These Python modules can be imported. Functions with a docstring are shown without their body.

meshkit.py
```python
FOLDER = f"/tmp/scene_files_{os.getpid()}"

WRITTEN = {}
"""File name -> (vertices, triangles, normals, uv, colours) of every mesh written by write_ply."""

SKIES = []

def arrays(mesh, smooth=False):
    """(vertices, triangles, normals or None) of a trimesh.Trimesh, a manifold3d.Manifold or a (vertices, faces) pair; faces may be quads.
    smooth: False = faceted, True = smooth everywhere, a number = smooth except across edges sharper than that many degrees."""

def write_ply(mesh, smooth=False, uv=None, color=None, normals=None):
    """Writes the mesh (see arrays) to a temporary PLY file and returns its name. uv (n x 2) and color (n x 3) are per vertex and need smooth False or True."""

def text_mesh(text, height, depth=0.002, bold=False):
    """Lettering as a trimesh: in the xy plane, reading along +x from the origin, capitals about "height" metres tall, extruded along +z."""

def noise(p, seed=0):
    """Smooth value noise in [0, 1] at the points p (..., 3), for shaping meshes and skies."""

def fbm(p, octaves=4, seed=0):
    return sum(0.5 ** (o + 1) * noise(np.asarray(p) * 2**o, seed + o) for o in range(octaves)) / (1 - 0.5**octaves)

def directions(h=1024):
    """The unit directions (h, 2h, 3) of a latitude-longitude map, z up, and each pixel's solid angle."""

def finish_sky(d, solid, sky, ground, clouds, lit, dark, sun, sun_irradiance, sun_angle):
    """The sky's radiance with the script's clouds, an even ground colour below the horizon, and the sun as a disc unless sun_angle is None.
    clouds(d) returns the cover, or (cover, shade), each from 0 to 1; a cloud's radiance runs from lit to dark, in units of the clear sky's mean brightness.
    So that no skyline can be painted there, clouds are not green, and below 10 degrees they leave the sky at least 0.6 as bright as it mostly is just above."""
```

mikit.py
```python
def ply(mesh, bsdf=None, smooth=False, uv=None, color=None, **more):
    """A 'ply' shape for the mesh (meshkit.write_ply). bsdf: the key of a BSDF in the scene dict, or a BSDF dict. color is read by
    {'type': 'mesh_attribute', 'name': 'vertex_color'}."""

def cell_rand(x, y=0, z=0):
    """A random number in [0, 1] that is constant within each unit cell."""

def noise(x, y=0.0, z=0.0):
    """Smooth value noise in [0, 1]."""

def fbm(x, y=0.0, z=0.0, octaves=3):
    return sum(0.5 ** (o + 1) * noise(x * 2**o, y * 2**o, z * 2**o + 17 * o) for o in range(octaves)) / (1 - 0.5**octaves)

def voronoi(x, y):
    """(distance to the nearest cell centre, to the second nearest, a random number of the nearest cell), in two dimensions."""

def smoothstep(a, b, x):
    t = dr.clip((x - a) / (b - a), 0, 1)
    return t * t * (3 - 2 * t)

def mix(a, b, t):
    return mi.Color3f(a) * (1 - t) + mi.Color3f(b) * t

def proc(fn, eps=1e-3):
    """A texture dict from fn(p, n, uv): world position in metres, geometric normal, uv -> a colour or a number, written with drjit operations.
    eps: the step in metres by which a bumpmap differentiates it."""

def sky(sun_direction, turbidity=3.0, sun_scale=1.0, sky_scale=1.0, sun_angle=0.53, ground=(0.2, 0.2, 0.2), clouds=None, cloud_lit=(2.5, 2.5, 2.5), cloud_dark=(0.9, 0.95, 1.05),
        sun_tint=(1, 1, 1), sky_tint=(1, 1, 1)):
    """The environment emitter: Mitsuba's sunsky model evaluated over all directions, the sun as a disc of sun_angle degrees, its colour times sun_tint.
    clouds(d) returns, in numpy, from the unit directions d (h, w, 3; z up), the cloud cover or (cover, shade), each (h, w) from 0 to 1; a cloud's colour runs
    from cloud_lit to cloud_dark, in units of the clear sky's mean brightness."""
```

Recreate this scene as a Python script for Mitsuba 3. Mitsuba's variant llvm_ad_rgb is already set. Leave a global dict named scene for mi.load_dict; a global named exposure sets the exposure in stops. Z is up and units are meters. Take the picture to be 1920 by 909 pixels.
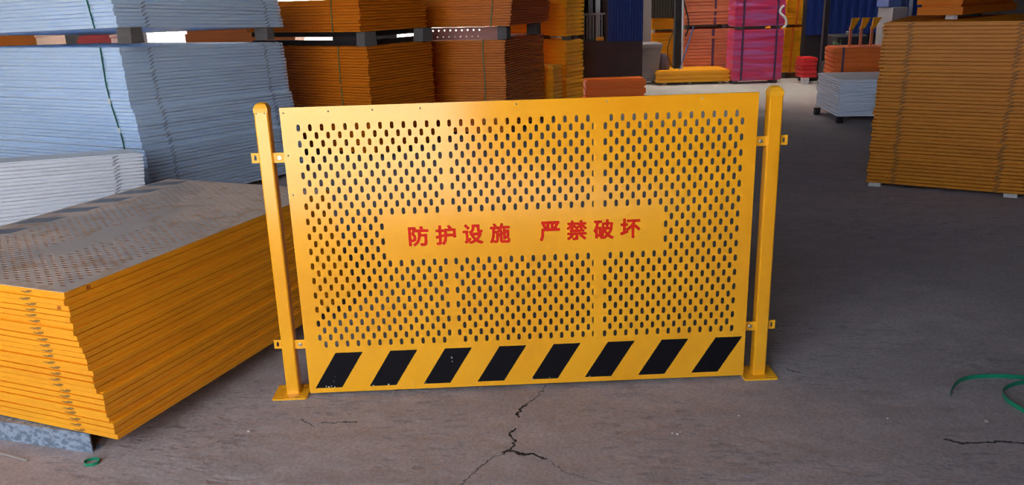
import math, random
import numpy as np, trimesh, mitsuba as mi, drjit as dr, mikit, meshkit
from shapely.geometry import Polygon, LineString, box as sbox
from shapely.affinity import translate as shift_shape

random.seed(7)
RNG = np.random.default_rng(7)
T = mi.ScalarTransform4f
scene, labels = {'type': 'scene'}, {}

# ---------------------------------------------------------------- camera, sky, exposure
EYE = np.array([-0.145, -3.417, 1.726])
_yaw, _pitch, _roll = 0.02637, 0.29061, -0.02995
_f = np.array([math.sin(_yaw) * math.cos(_pitch), math.cos(_yaw) * math.cos(_pitch), -math.sin(_pitch)])
_r = np.cross(_f, [0, 0, 1.0]); _r /= np.linalg.norm(_r)
_u = np.cross(_r, _f)
_up = -math.sin(_roll) * _r + math.cos(_roll) * _u
scene['camera'] = {'type': 'perspective', 'fov': 64.212, 'fov_axis': 'x', 'near_clip': 0.05, 'far_clip': 300.0,
                   'to_world': T().look_at(origin=EYE.tolist(), target=(EYE + _f).tolist(), up=_up.tolist())}
SUN = (-0.32, -0.30, 0.90)
def cloud_cover(d):
    n = meshkit.fbm(d * np.array([2.2, 2.2, 4.0]) + 3.0, octaves=4)
    return np.clip((n - 0.36) * 4.0, 0, 1), np.clip((n - 0.5) * 2.0, 0, 1)
scene['sky'] = mikit.sky(SUN, turbidity=4.0, sun_scale=1.0, sky_scale=1.0, ground=(0.2, 0.19, 0.18), clouds=cloud_cover,
                         cloud_lit=(2.0, 2.0, 2.0), cloud_dark=(1.3, 1.33, 1.38))
exposure = 4.55

# ---------------------------------------------------------------- helpers
def rgb(*c): return {'type': 'rgb', 'value': list(map(float, c))}
def mat(key, color, rough=0.4, metal=0.0, spec=0.5, **more):
    c = mikit.proc(color) if callable(color) else rgb(*color)
    scene[key + '_finish'] = {'type': 'twosided', 'bsdf': {'type': 'principled', 'base_color': c, 'roughness': rough, 'metallic': metal, 'specular': spec, **more}}
    return key
def box(x0, x1, y0, y1, z0, z1):
    m = trimesh.creation.box((x1 - x0, y1 - y0, z1 - z0)); m.apply_translation(((x0 + x1) / 2, (y0 + y1) / 2, (z0 + z1) / 2)); return m
def loft(rings):
    """rings: (n, k, 3) closed rings joined one to the next, flat caps."""
    R = np.asarray(rings, float); n, k = R.shape[:2]
    v = R.reshape(-1, 3); f = []
    for i in range(n - 1):
        for j in range(k):
            a, b = i * k + j, i * k + (j + 1) % k
            f += [[a, b, b + k], [a, b + k, a + k]]
    for j in range(1, k - 1):
        f += [[0, j + 1, j], [(n - 1) * k, (n - 1) * k + j, (n - 1) * k + j + 1]]
    return trimesh.Trimesh(v, np.array(f), process=False)
def slab(w, l, prof):
    """A stack of rectangles 0..w by 0..l: (z, inset) pairs."""
    return loft([[(i, i, z), (w - i, i, z), (w - i, l - i, z), (i, l - i, z)] for z, i in prof])
def bevel_box(x0, x1, y0, y1, z0, z1, b):
    m = slab(x1 - x0, y1 - y0, [(z0, b), (z0 + b, 0), (z1 - b, 0), (z1, b)]); m.apply_translation((x0, y0, 0)); return m
def tube(pts, r, sides=8):
    p = np.asarray(pts, float); t = np.gradient(p, axis=0); t /= np.linalg.norm(t, axis=1, keepdims=True)
    rings = []
    a = np.cross(t[0], [0, 0, 1.0] if abs(t[0][2]) < 0.9 else [1.0, 0, 0])
    for i in range(len(p)):
        a = a - t[i] * (a @ t[i]); a /= np.linalg.norm(a); b = np.cross(t[i], a)
        rings.append([p[i] + r * (math.cos(q) * a + math.sin(q) * b) for q in np.arange(sides) * 2 * math.pi / sides])
    return loft(rings)
def ribbon(pts, height, thick=0.0012, tilt=None):
    """A band standing on edge along ground points (x, y, z)."""
    p = np.asarray(pts, float); t = np.gradient(p, axis=0); t[:, 2] = 0; t /= np.linalg.norm(t, axis=1, keepdims=True)
    n = np.stack([-t[:, 1], t[:, 0], 0 * t[:, 0]], 1) * thick
    return loft([[q, q + m, q + m + [0, 0, height], q + [0, 0, height]] for q, m in zip(p, n)])
def extrude(poly, h):
    return trimesh.util.concatenate([trimesh.creation.extrude_polygon(g, h, engine='earcut') for g in getattr(poly, 'geoms', [poly]) if g.area > 0])
def upright(m, y=0.0):
    """Turns a mesh drawn in (x, z->y) with its thickness along +z into the plane y, thickness towards -y."""
    v = np.array(m.vertices); m = m.copy(); m.vertices = np.stack([v[:, 0], y - v[:, 2], v[:, 1]], 1); return m
def join(*ms): return trimesh.util.concatenate(list(ms))
def spline(pts, n=60):
    from scipy.interpolate import CubicSpline
    p = np.asarray(pts, float); s = np.r_[0, np.cumsum(np.linalg.norm(np.diff(p, axis=0), axis=1))]
    return CubicSpline(s, p)(np.linspace(0, s[-1], n))
_count = {}
def key_of(name):
    n = _count.get(name, 0); _count[name] = n + 1
    return name if n == 0 else f'{name}_{n:03d}'
def put(name, shape, bsdf, to_world=None, parent=None, label=None, category=None, group=None, kind=None, smooth=False):
    key = key_of(parent + '__' + name if parent else name)
    d = shape if isinstance(shape, dict) else mikit.ply(shape, smooth=smooth)
    d = {**d, 'bsdf': {'type': 'ref', 'id': bsdf + '_finish'}}
    if to_world is not None: d['to_world'] = to_world
    scene[key] = d
    tag(key, label, category, group, kind)
    return key
def tag(key, label=None, category=None, group=None, kind=None):
    e = {k: v for k, v in (('label', label), ('category', category), ('group', group), ('kind', kind)) if v}
    if e: labels[key] = e
def thing(name, label, category, group=None):
    key = key_of(name); tag(key, label, category, group); return key
ORD = ['first', 'second', 'third', 'fourth', 'fifth', 'sixth', 'seventh', 'eighth', 'ninth', 'tenth', 'eleventh', 'twelfth', 'thirteenth', 'fourteenth', 'fifteenth', 'sixteenth', 'seventeenth', 'eighteenth', 'nineteenth']
TENS = {20: 'twenti', 30: 'thirti', 40: 'forti', 50: 'fifti'}
def ordinal(i):
    """i from 1."""
    if i < 20: return ORD[i - 1]
    t, o = i // 10 * 10, i % 10
    return TENS[t] + 'eth' if o == 0 else TENS[t][:-1] + 'y-' + ORD[o - 1]

# ---------------------------------------------------------------- materials
noise, fbm, smoothstep, mix = mikit.noise, mikit.fbm, mikit.smoothstep, mikit.mix
def yellow_col(p, n, uv):
    v = fbm(p.x * 2.1, p.y * 2.1, p.z * 2.1)
    return mix((0.88, 0.385, 0.012), (0.83, 0.345, 0.010), smoothstep(0.35, 0.7, v))
mat('yellow_paint', yellow_col, 0.16, spec=0.9)
mat('yellow_edge', (0.86, 0.40, 0.015), 0.35)
def amber_col(p, n, uv):
    return mix((0.80, 0.335, 0.012), (0.72, 0.27, 0.01), fbm(p.x * 3, p.y * 3, p.z * 9))
mat('amber_paint', amber_col, 0.38)
def orange_col(p, n, uv):
    return mix((0.72, 0.195, 0.006), (0.60, 0.145, 0.005), fbm(p.x * 2.5, p.y * 2.5, p.z * 11))
mat('orange_paint', orange_col, 0.42, spec=0.35)
mat('deep_orange_paint', (0.82, 0.17, 0.02), 0.4)
mat('salmon_paint', (0.62, 0.19, 0.085), 0.45)
mat('far_yellow_paint', (0.90, 0.40, 0.010), 0.4)
mat('black_paint', (0.006, 0.005, 0.007), 0.45, spec=0.15)
mat('red_ink', (0.62, 0.022, 0.008), 0.5, spec=0.15)
mat('dark_red_ink', (0.25, 0.02, 0.012), 0.6)
mat('chip_steel', (0.62, 0.55, 0.42), 0.6)
def brown_orange_col(p, n, uv):
    return mix((0.68, 0.235, 0.006), (0.57, 0.18, 0.005), fbm(p.x * 2.5, p.y * 2.5, p.z * 11))
mat('brown_orange_paint', brown_orange_col, 0.42, spec=0.25)
def blue_grey_col(p, n, uv):
    return mix((0.64, 0.79, 0.95), (0.58, 0.74, 0.92), fbm(p.x * 4, p.y * 4, p.z * 12))
mat('blue_grey_paint', blue_grey_col, 0.42)
mat('pale_paint', (0.80, 0.83, 0.88), 0.42)
mat('grey_paint', (0.42, 0.45, 0.50), 0.45)
mat('weld_dark', (0.05, 0.05, 0.06), 0.7)
def scorch_col(p, n, uv):
    return mix((0.34, 0.15, 0.02), (0.16, 0.075, 0.02), noise(p.x * 260, p.y * 260, p.z * 500))
mat('scorch', scorch_col, 0.75)
def dust_col(p, n, uv):
    v = fbm(p.x * 3.0, p.y * 3.0, 1.0, octaves=4)
    w = fbm(p.x * 14.0, p.y * 14.0, 4.0)
    return mix(mix((0.62, 0.46, 0.355), (0.48, 0.385, 0.325), smoothstep(0.35, 0.65, v)), (0.40, 0.19, 0.05), smoothstep(0.58, 0.8, w) * 0.4)
mat('dusty_sheet', dust_col, 0.42)
mat('dusty_stripe', (0.20, 0.195, 0.21), 0.4)
def galv_col(p, n, uv):
    v = fbm(p.x * 60, p.y * 60, p.z * 60, octaves=3)
    return mix((0.30, 0.36, 0.44), (0.15, 0.19, 0.245), smoothstep(0.35, 0.65, v))
mat('galvanised', galv_col, 0.5, metal=0.35)
mat('steel', (0.6, 0.6, 0.6), 0.3, metal=1.0)
mat('zinc_bolt', (0.75, 0.72, 0.62), 0.3, metal=0.9)
def wood_col(p, n, uv):
    return mix((0.16, 0.145, 0.14), (0.10, 0.09, 0.09), fbm(p.x * 60, p.y * 8, p.z * 60))
mat('wood_block', wood_col, 0.9)
mat('green_strap', (0.012, 0.22, 0.11), 0.35)
mat('dark_green_strap', (0.015, 0.10, 0.085), 0.4)
mat('olive_strap', (0.16, 0.15, 0.045), 0.5)
mat('purple_strap', (0.10, 0.035, 0.09), 0.5)
mat('white_clip', (0.75, 0.8, 0.78), 0.4)
mat('rust_channel', (0.42, 0.17, 0.13), 0.6)
mat('dark_wall', (0.055, 0.036, 0.034), 0.9)
mat('darker_wall', (0.025, 0.02, 0.022), 0.9)
mat('blue_sheet', (0.012, 0.03, 0.16), 0.4)
mat('pale_wall', (0.27, 0.25, 0.255), 0.8)
mat('bright_wall', (0.8, 0.79, 0.77), 0.9)
mat('roof_sheet', (0.07, 0.07, 0.072), 0.8)
scene['roof_light_finish'] = {'type': 'principledthin', 'base_color': rgb(0.85, 0.86, 0.86), 'diff_trans': 1.0, 'roughness': 0.6, 'spec_trans': 0.0}
mat('black_steel', (0.018, 0.016, 0.018), 0.5)
mat('bin_grey', (0.24, 0.21, 0.22), 0.6)
mat('bin_dark', (0.10, 0.07, 0.085), 0.6)
mat('shutter', (0.05, 0.045, 0.035), 0.7)
mat('blue_tube', (0.10, 0.17, 0.42), 0.4)
mat('pale_tube', (0.55, 0.58, 0.66), 0.4)
mat('cable', (0.04, 0.008, 0.01), 0.6)
mat('magenta_wrap', lambda p, n, uv: mix((0.62, 0.035, 0.12), (0.56, 0.13, 0.36), smoothstep(0.36, 0.75, fbm(p.x * 1.6 + p.z * 1.5, p.y * 2, p.z * 12))), 0.22, clearcoat=1.0)
mat('red_paint', (0.75, 0.04, 0.04), 0.4)
mat('white_sheet', (0.82, 0.82, 0.8), 0.5)
mat('rail_grey', (0.32, 0.31, 0.32), 0.5)
mat('leaf', (0.05, 0.10, 0.03), 0.6)
mat('stone', (0.30, 0.27, 0.25), 0.9)
mat('pale_stone', (0.6, 0.57, 0.53), 0.9)

CRACKS = [  # (half width, strength, points on the ground)
    (0.0022, 0.75, [(0.082, 0.02), (0.043, -0.083), (-0.022, -0.159)]),
    (0.0045, 1.0, [(-0.022, -0.159), (-0.05, -0.215), (-0.059, -0.271)]),
    (0.0035, 1.0, [(-0.077, -0.361), (-0.101, -0.416), (-0.074, -0.465), (-0.093, -0.513), (-0.126, -0.558)]),
    (0.0062, 1.0, [(-0.126, -0.55), (-0.09, -0.541), (-0.053, -0.572), (-0.015, -0.571), (0.033, -0.61)]),
    (0.0022, 0.6, [(-0.126, -0.558), (-0.169, -0.582), (-0.211, -0.636), (-0.251, -0.699), (-0.285, -0.75), (-0.35, -0.86)]),
    (0.0018, 0.5, [(0.033, -0.61), (0.102, -0.71), (0.196, -0.771), (0.27, -0.805), (0.4, -0.9)]),
    (0.004, 0.9, [(1.241, 0.075), (1.262, 0.055), (1.284, 0.042)]),
    (0.004, 0.8, [(-0.90, -0.245), (-0.85, -0.252), (-0.80, -0.246), (-0.76, -0.25)]),
    (0.003, 0.7, [(-1.0, -0.20), (-0.97, -0.24), (-0.93, -0.275)]),
    (0.006, 0.9, [(1.63, -0.60), (1.67, -0.63), (1.73, -0.635), (1.82, -0.63), (1.95, -0.66)]),
]
def crack_field(p):
    d = mi.Float(0)
    wob = (fbm(p.x * 60, p.y * 60, 3.0) - 0.5) * 0.024
    x, y = p.x + wob, p.y + (fbm(p.x * 60, p.y * 60, 9.0) - 0.5) * 0.024
    for w, s, pts in CRACKS:
        for (ax, ay), (bx, by) in zip(pts[:-1], pts[1:]):
            ex, ey = bx - ax, by - ay
            t = dr.clip(((x - ax) * ex + (y - ay) * ey) / (ex * ex + ey * ey), 0, 1)
            q = dr.sqrt(dr.square(x - ax - t * ex) + dr.square(y - ay - t * ey))
            d = dr.maximum(d, s * (1 - smoothstep(w * 0.5, w * 1.6, q)))
    return d
def pits(p):
    a = fbm(p.x * 7 + 5, p.y * 13, 2.0, octaves=4)
    near = smoothstep(0.62, 0.70, fbm(p.x * 17, p.y * 60 + p.x * 8, 7.0, octaves=3))
    return near * smoothstep(0.45, 0.6, noise(p.x * 2.2, p.y * 2.2, 5.0)), a
def floor_col(p, n, uv):
    pit, a = pits(p)
    big = fbm(p.x * 0.7, p.y * 0.7, 0.5, octaves=3)
    c = mix((0.36, 0.30, 0.29), (0.29, 0.245, 0.24), smoothstep(0.3, 0.7, big * 0.6 + a * 0.4))
    c = c * (0.86 + 0.28 * noise(p.x * 120, p.y * 120))
    c = mix(c, (0.45, 0.42, 0.38), dr.maximum(smoothstep(9.0, 11.5, p.y), smoothstep(5.0, 5.6, -p.y)))          # paler concrete of the yard behind
    c = mix(c, (0.10, 0.085, 0.083), pit * 0.28)
    return mix(c, (0.018, 0.014, 0.014), crack_field(p))
def floor_height(p, n, uv):
    pit, a = pits(p)
    return a * 0.010 + noise(p.x * 70, p.y * 70) * 0.0012 - pit * 0.004 - crack_field(p) * 0.008 + fbm(p.x * 2.5, p.y * 2.5, 1.0) * 0.02
scene['concrete_floor_finish'] = {'type': 'twosided', 'bsdf': {'type': 'bumpmap', 'arbitrary': mikit.proc(floor_height, eps=0.002), 'scale': 1.0,
    'nested': {'type': 'principled', 'base_color': mikit.proc(floor_col), 'roughness': 0.75, 'specular': 0.25}}}

# ---------------------------------------------------------------- the setting
put('floor', box(-40, 40, -40, 60, -0.1, 0), 'concrete_floor', kind='structure')
put('ceiling', box(-8, 9.4, -5.3, 9.6, 5.6, 5.7), 'roof_sheet', kind='structure')
put('ceiling', box(-8, -0.85, 9.6, 16.5, 5.6, 5.7), 'roof_sheet', kind='structure')
put('ceiling', box(7.85, 9.4, 9.6, 16.5, 5.6, 5.7), 'roof_sheet', kind='structure')
for x0 in (-0.85, 0.6, 2.05, 3.5, 4.95, 6.4):      # translucent roof lights over the back bay
    put('ceiling', box(x0, x0 + 1.45, 9.6, 16.5, 5.62, 5.63), 'roof_light', kind='structure')
put('wall_right', box(9.4, 9.55, -5.45, 16.5, 0, 5.7), 'darker_wall', kind='structure')
put('wall_left', join(box(-8.15, -8, -5.3, 16.5, 0, 5.7)), 'darker_wall', kind='structure')
put('wall_front', box(-0.4, 9.4, -5.45, -5.3, 0, 5.7), 'dark_wall', kind='structure')
put('wall_back', join(box(0.2, 9.4, 16.5, 16.65, 0, 5.7), box(-8, 0.2, 16.5, 16.65, 3.2, 5.7), box(-3.7, -2.2, 16.5, 16.65, 0, 3.2)), 'darker_wall', kind='structure')
put('wall_bay', box(-8, 9.4, 9.45, 9.6, 2.3, 5.6), 'dark_wall', kind='structure')
put('boundary_wall', box(-26, 26, 30, 30.2, 0, 4.0), 'bright_wall', label='sunlit pale wall outside, seen through the gaps at the back', category='wall')

# ---------------------------------------------------------------- perforated sheet of the barrier
HALF = 0.0485 / 2
SECTIONS = [(-0.930, 25, 0), (-0.3025, 26, 0), (0.353, 25, 1)]   # first column centre, columns, row parity of column 0
def hole_here(s, j, i):
    """Row i (0 = top), column j of section s."""
    if i % 2 != (j + SECTIONS[s][2]) % 2: return False
    if 12 <= i <= 17:
        k = SECTIONS[s][0] + j * HALF
        return k < -0.61 or k > 0.615
    return True
Z0, DZ, ROWS = 1.2345, 0.03368, 30
def stadium(w=0.0148, h=0.0305, n=4):
    r, s = w / 2, (h - w) / 2
    a = np.linspace(0, math.pi, n + 1)
    return [(r * math.cos(q), s + r * math.sin(q)) for q in a] + [(-r * math.cos(q), -s - r * math.sin(q)) for q in a]
_hole = np.array(stadium())
_tile = Polygon([(-HALF / 2 * 1.0, -DZ), (HALF / 2, -DZ), (HALF / 2, DZ), (-HALF / 2, DZ)], [_hole])
TV, TF = trimesh.creation.triangulate_polygon(_tile, engine='earcut')
def perforated_sheet(thick=0.002):
    """x -1..1, z 0.02..1.32, front face in y = 0."""
    V, F, n = [], [], 0
    def add(v2, f):
        nonlocal n
        v2, f = np.asarray(v2, float), np.asarray(f)
        a, b, c = v2[f[:, 0]], v2[f[:, 1]], v2[f[:, 2]]
        area = (b[:, 0] - a[:, 0]) * (c[:, 1] - a[:, 1]) - (b[:, 1] - a[:, 1]) * (c[:, 0] - a[:, 0])
        f = np.where(area[:, None] > 0, f, f[:, ::-1])
        for y, g in ((0.0, f), (thick, f[:, ::-1])):
            V.append(np.stack([v2[:, 0], np.full(len(v2), y), v2[:, 1]], 1)); F.append(g + n); n += len(v2)
    def wall(loop, inward):
        nonlocal n
        p = np.asarray(loop, float); k = len(p)
        V.append(np.concatenate([np.stack([p[:, 0], np.full(k, y), p[:, 1]], 1) for y in (0.0, thick)]))
        j = np.arange(k); m = (j + 1) % k
        q = np.concatenate([np.stack([j, m, m + k], 1), np.stack([j, m + k, j + k], 1)])
        F.append((q if inward else q[:, ::-1]) + n); n += 2 * k
    def quad(x0, x1, z0, z1):
        if x1 - x0 > 1e-6 and z1 - z0 > 1e-6: add([(x0, z0), (x1, z0), (x1, z1), (x0, z1)], [(0, 1, 2), (0, 2, 3)])
    x, lo, hi = -1.0, 0.02, 1.32
    for s, (first, cols, par) in enumerate(SECTIONS):
        quad(x, first - HALF / 2, lo, hi)
        for j in range(cols):
            c = first + j * HALF
            z = hi
            for i in range(ROWS):
                if hole_here(s, j, i):
                    zc = Z0 - DZ * i
                    quad(c - HALF / 2, c + HALF / 2, zc + DZ, z)
                    add(TV + [c, zc], TF); wall(_hole + [c, zc], True)
                    z = zc - DZ
            quad(c - HALF / 2, c + HALF / 2, lo, z)
        x = first + (cols - 0.5) * HALF
    quad(x, 1.0, lo, hi)
    wall([(-1, lo), (1, lo), (1, hi), (-1, hi)], False)
    return trimesh.Trimesh(np.vstack(V), np.vstack(F), process=False)
SHEET = perforated_sheet()
STRIPES = [-0.9735 + 0.2472 * k for k in range(8)]
def stripe_mesh(x, h=0.0006):
    return upright(extrude(Polygon([(x, 0.0435), (x + 0.122, 0.0435), (x + 0.228, 0.2145), (x + 0.106, 0.2145)]), h), -0.0001)
GLYPHS = [[[[[0,94],[2,96],[32,96],[38,92],[36,83],[61,83],[57,97],[68,100],[71,95],[74,83],[99,83],[100,82],[99,71],[62,71],[62,59],[92,59],[93,58],[91,15],[90,8],[85,2],[79,0],[62,0],[58,9],[59,12],[76,11],[77,13],[80,25],[80,48],[61,48],[55,26],[47,13],[38,5],[31,0],[29,0],[23,7],[23,9],[31,14],[40,25],[46,37],[48,51],[49,71],[33,71],[32,73],[27,62],[32,57],[37,46],[37,36],[36,29],[32,25],[26,22],[15,22],[13,29],[13,2],[12,0],[1,1]],[[13,34],[22,33],[25,35],[25,37],[24,49],[15,60],[23,84],[13,84]]]],[[[[31,7],[31,10],[39,20],[43,36],[44,80],[46,82],[68,82],[59,96],[61,97],[70,100],[79,88],[82,82],[98,82],[100,81],[100,38],[98,37],[88,37],[87,44],[56,43],[53,22],[45,5],[39,0]],[[56,56],[87,55],[88,71],[56,71]]],[[[0,41],[1,45],[16,49],[16,67],[2,68],[2,78],[3,79],[16,79],[16,99],[27,100],[28,99],[28,79],[39,79],[41,78],[40,68],[28,67],[28,52],[39,54],[42,45],[39,43],[28,40],[28,8],[25,3],[19,1],[6,2],[3,10],[4,12],[16,13],[16,36],[3,33]]]],[[[[30,61],[31,63],[38,67],[45,74],[46,80],[46,96],[47,98],[83,98],[84,97],[84,70],[97,70],[98,60],[95,58],[80,58],[77,59],[73,63],[72,66],[72,86],[58,86],[58,78],[55,69],[52,63],[43,56],[87,56],[93,53],[92,47],[87,36],[75,20],[86,15],[99,11],[100,9],[95,2],[92,0],[84,2],[72,7],[65,12],[47,3],[35,1],[31,8],[31,11],[46,15],[55,21],[46,31],[40,44],[35,45],[35,55]],[[53,43],[59,33],[65,28],[70,32],[78,43]]],[[[0,58],[1,68],[26,68],[26,25],[34,31],[36,32],[41,24],[40,21],[17,3],[14,4],[9,10],[9,13],[12,15],[15,20],[15,57],[1,57]]],[[[8,93],[14,99],[16,100],[29,88],[33,84],[33,81],[28,75],[25,74]]]],[[[[0,6],[0,8],[5,17],[9,29],[12,55],[12,71],[2,72],[1,73],[1,82],[2,83],[21,83],[16,95],[16,97],[26,99],[31,90],[33,84],[45,83],[46,77],[50,85],[54,98],[56,100],[65,97],[63,85],[98,84],[98,74],[77,73],[77,62],[88,68],[95,64],[95,37],[93,27],[91,24],[86,23],[79,23],[78,24],[77,18],[68,17],[66,18],[66,44],[60,41],[61,12],[87,11],[89,13],[89,22],[93,23],[99,20],[100,19],[99,9],[95,2],[90,0],[60,0],[54,2],[51,5],[49,9],[49,36],[44,35],[43,37],[40,9],[37,3],[32,1],[19,1],[15,10],[9,0],[7,0]],[[77,33],[83,33],[84,52],[77,50]],[[58,74],[54,66],[60,65],[60,54],[66,57],[66,74]],[[43,59],[42,46],[49,48],[49,59],[46,57]],[[24,72],[23,61],[41,61],[39,63],[39,65],[43,71]],[[15,12],[29,12],[30,24],[31,50],[23,50],[21,30]]]],[[[[0,7],[0,10],[5,18],[8,29],[9,63],[21,64],[18,73],[13,83],[13,86],[16,88],[9,88],[8,90],[8,99],[9,100],[96,100],[97,99],[97,90],[96,88],[88,88],[92,86],[92,84],[81,64],[99,64],[100,53],[99,52],[21,52],[20,29],[16,12],[12,3],[8,0]],[[69,68],[70,68],[75,76],[79,88],[69,88]],[[70,65],[70,64],[70,64]],[[47,65],[57,64],[56,88],[47,88]],[[23,88],[29,79],[32,70],[33,66],[31,64],[34,64],[34,88]]]],[[[[0,59],[0,62],[7,67],[16,77],[16,78],[4,79],[4,88],[5,89],[21,89],[21,98],[23,100],[31,100],[32,99],[33,89],[46,89],[47,88],[47,79],[38,78],[49,70],[48,65],[53,69],[61,78],[49,79],[48,88],[49,89],[66,89],[66,98],[68,100],[77,100],[78,99],[78,89],[96,89],[97,88],[97,80],[96,79],[83,78],[93,67],[100,63],[100,60],[94,54],[92,54],[78,67],[78,53],[87,52],[87,43],[86,42],[16,42],[15,43],[15,52],[21,53],[21,65],[10,55],[7,53]],[[32,54],[67,53],[66,67],[55,57],[52,54],[49,54],[43,61],[41,61],[33,68]]],[[[2,7],[3,11],[15,19],[22,27],[4,27],[3,28],[3,37],[4,38],[97,38],[98,36],[98,29],[97,27],[75,27],[97,9],[97,7],[90,2],[87,2],[80,9],[65,20],[65,23],[70,26],[70,27],[57,27],[57,7],[53,2],[49,1],[32,0],[28,8],[29,11],[44,11],[44,27],[27,27],[32,25],[34,23],[33,22],[26,13],[11,2],[8,2]]]],[[[[0,43],[0,46],[4,51],[9,63],[14,83],[3,84],[2,93],[4,95],[40,95],[41,94],[41,84],[26,83],[21,63],[38,62],[39,25],[42,40],[42,83],[63,84],[63,99],[64,100],[74,100],[75,84],[93,84],[98,82],[95,68],[92,59],[95,57],[94,51],[88,35],[79,22],[89,15],[99,10],[100,7],[94,0],[92,0],[81,5],[71,13],[62,6],[52,0],[49,0],[45,6],[42,2],[39,0],[32,5],[35,13],[20,13],[19,5],[10,5],[9,6],[9,36],[6,34],[4,34]],[[74,60],[83,59],[82,62],[85,73],[74,73]],[[61,48],[67,36],[71,31],[77,39],[81,48]],[[51,23],[47,11],[52,13],[63,22],[56,32],[53,38],[52,37]],[[53,60],[63,59],[63,73],[53,73]],[[20,24],[27,24],[27,51],[20,51]]]],[[[[0,25],[1,28],[14,33],[14,63],[3,64],[2,65],[2,74],[3,75],[14,75],[14,99],[15,100],[24,100],[26,99],[26,75],[36,75],[37,74],[36,64],[26,63],[26,37],[33,40],[29,45],[29,48],[45,59],[55,70],[62,81],[62,83],[33,83],[33,93],[34,94],[98,94],[98,84],[97,83],[76,83],[69,70],[70,67],[74,69],[79,66],[93,54],[100,46],[93,38],[92,38],[79,50],[69,58],[69,1],[68,0],[59,0],[58,2],[57,55],[48,46],[38,39],[39,29],[5,16],[3,17]]]]]

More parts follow.
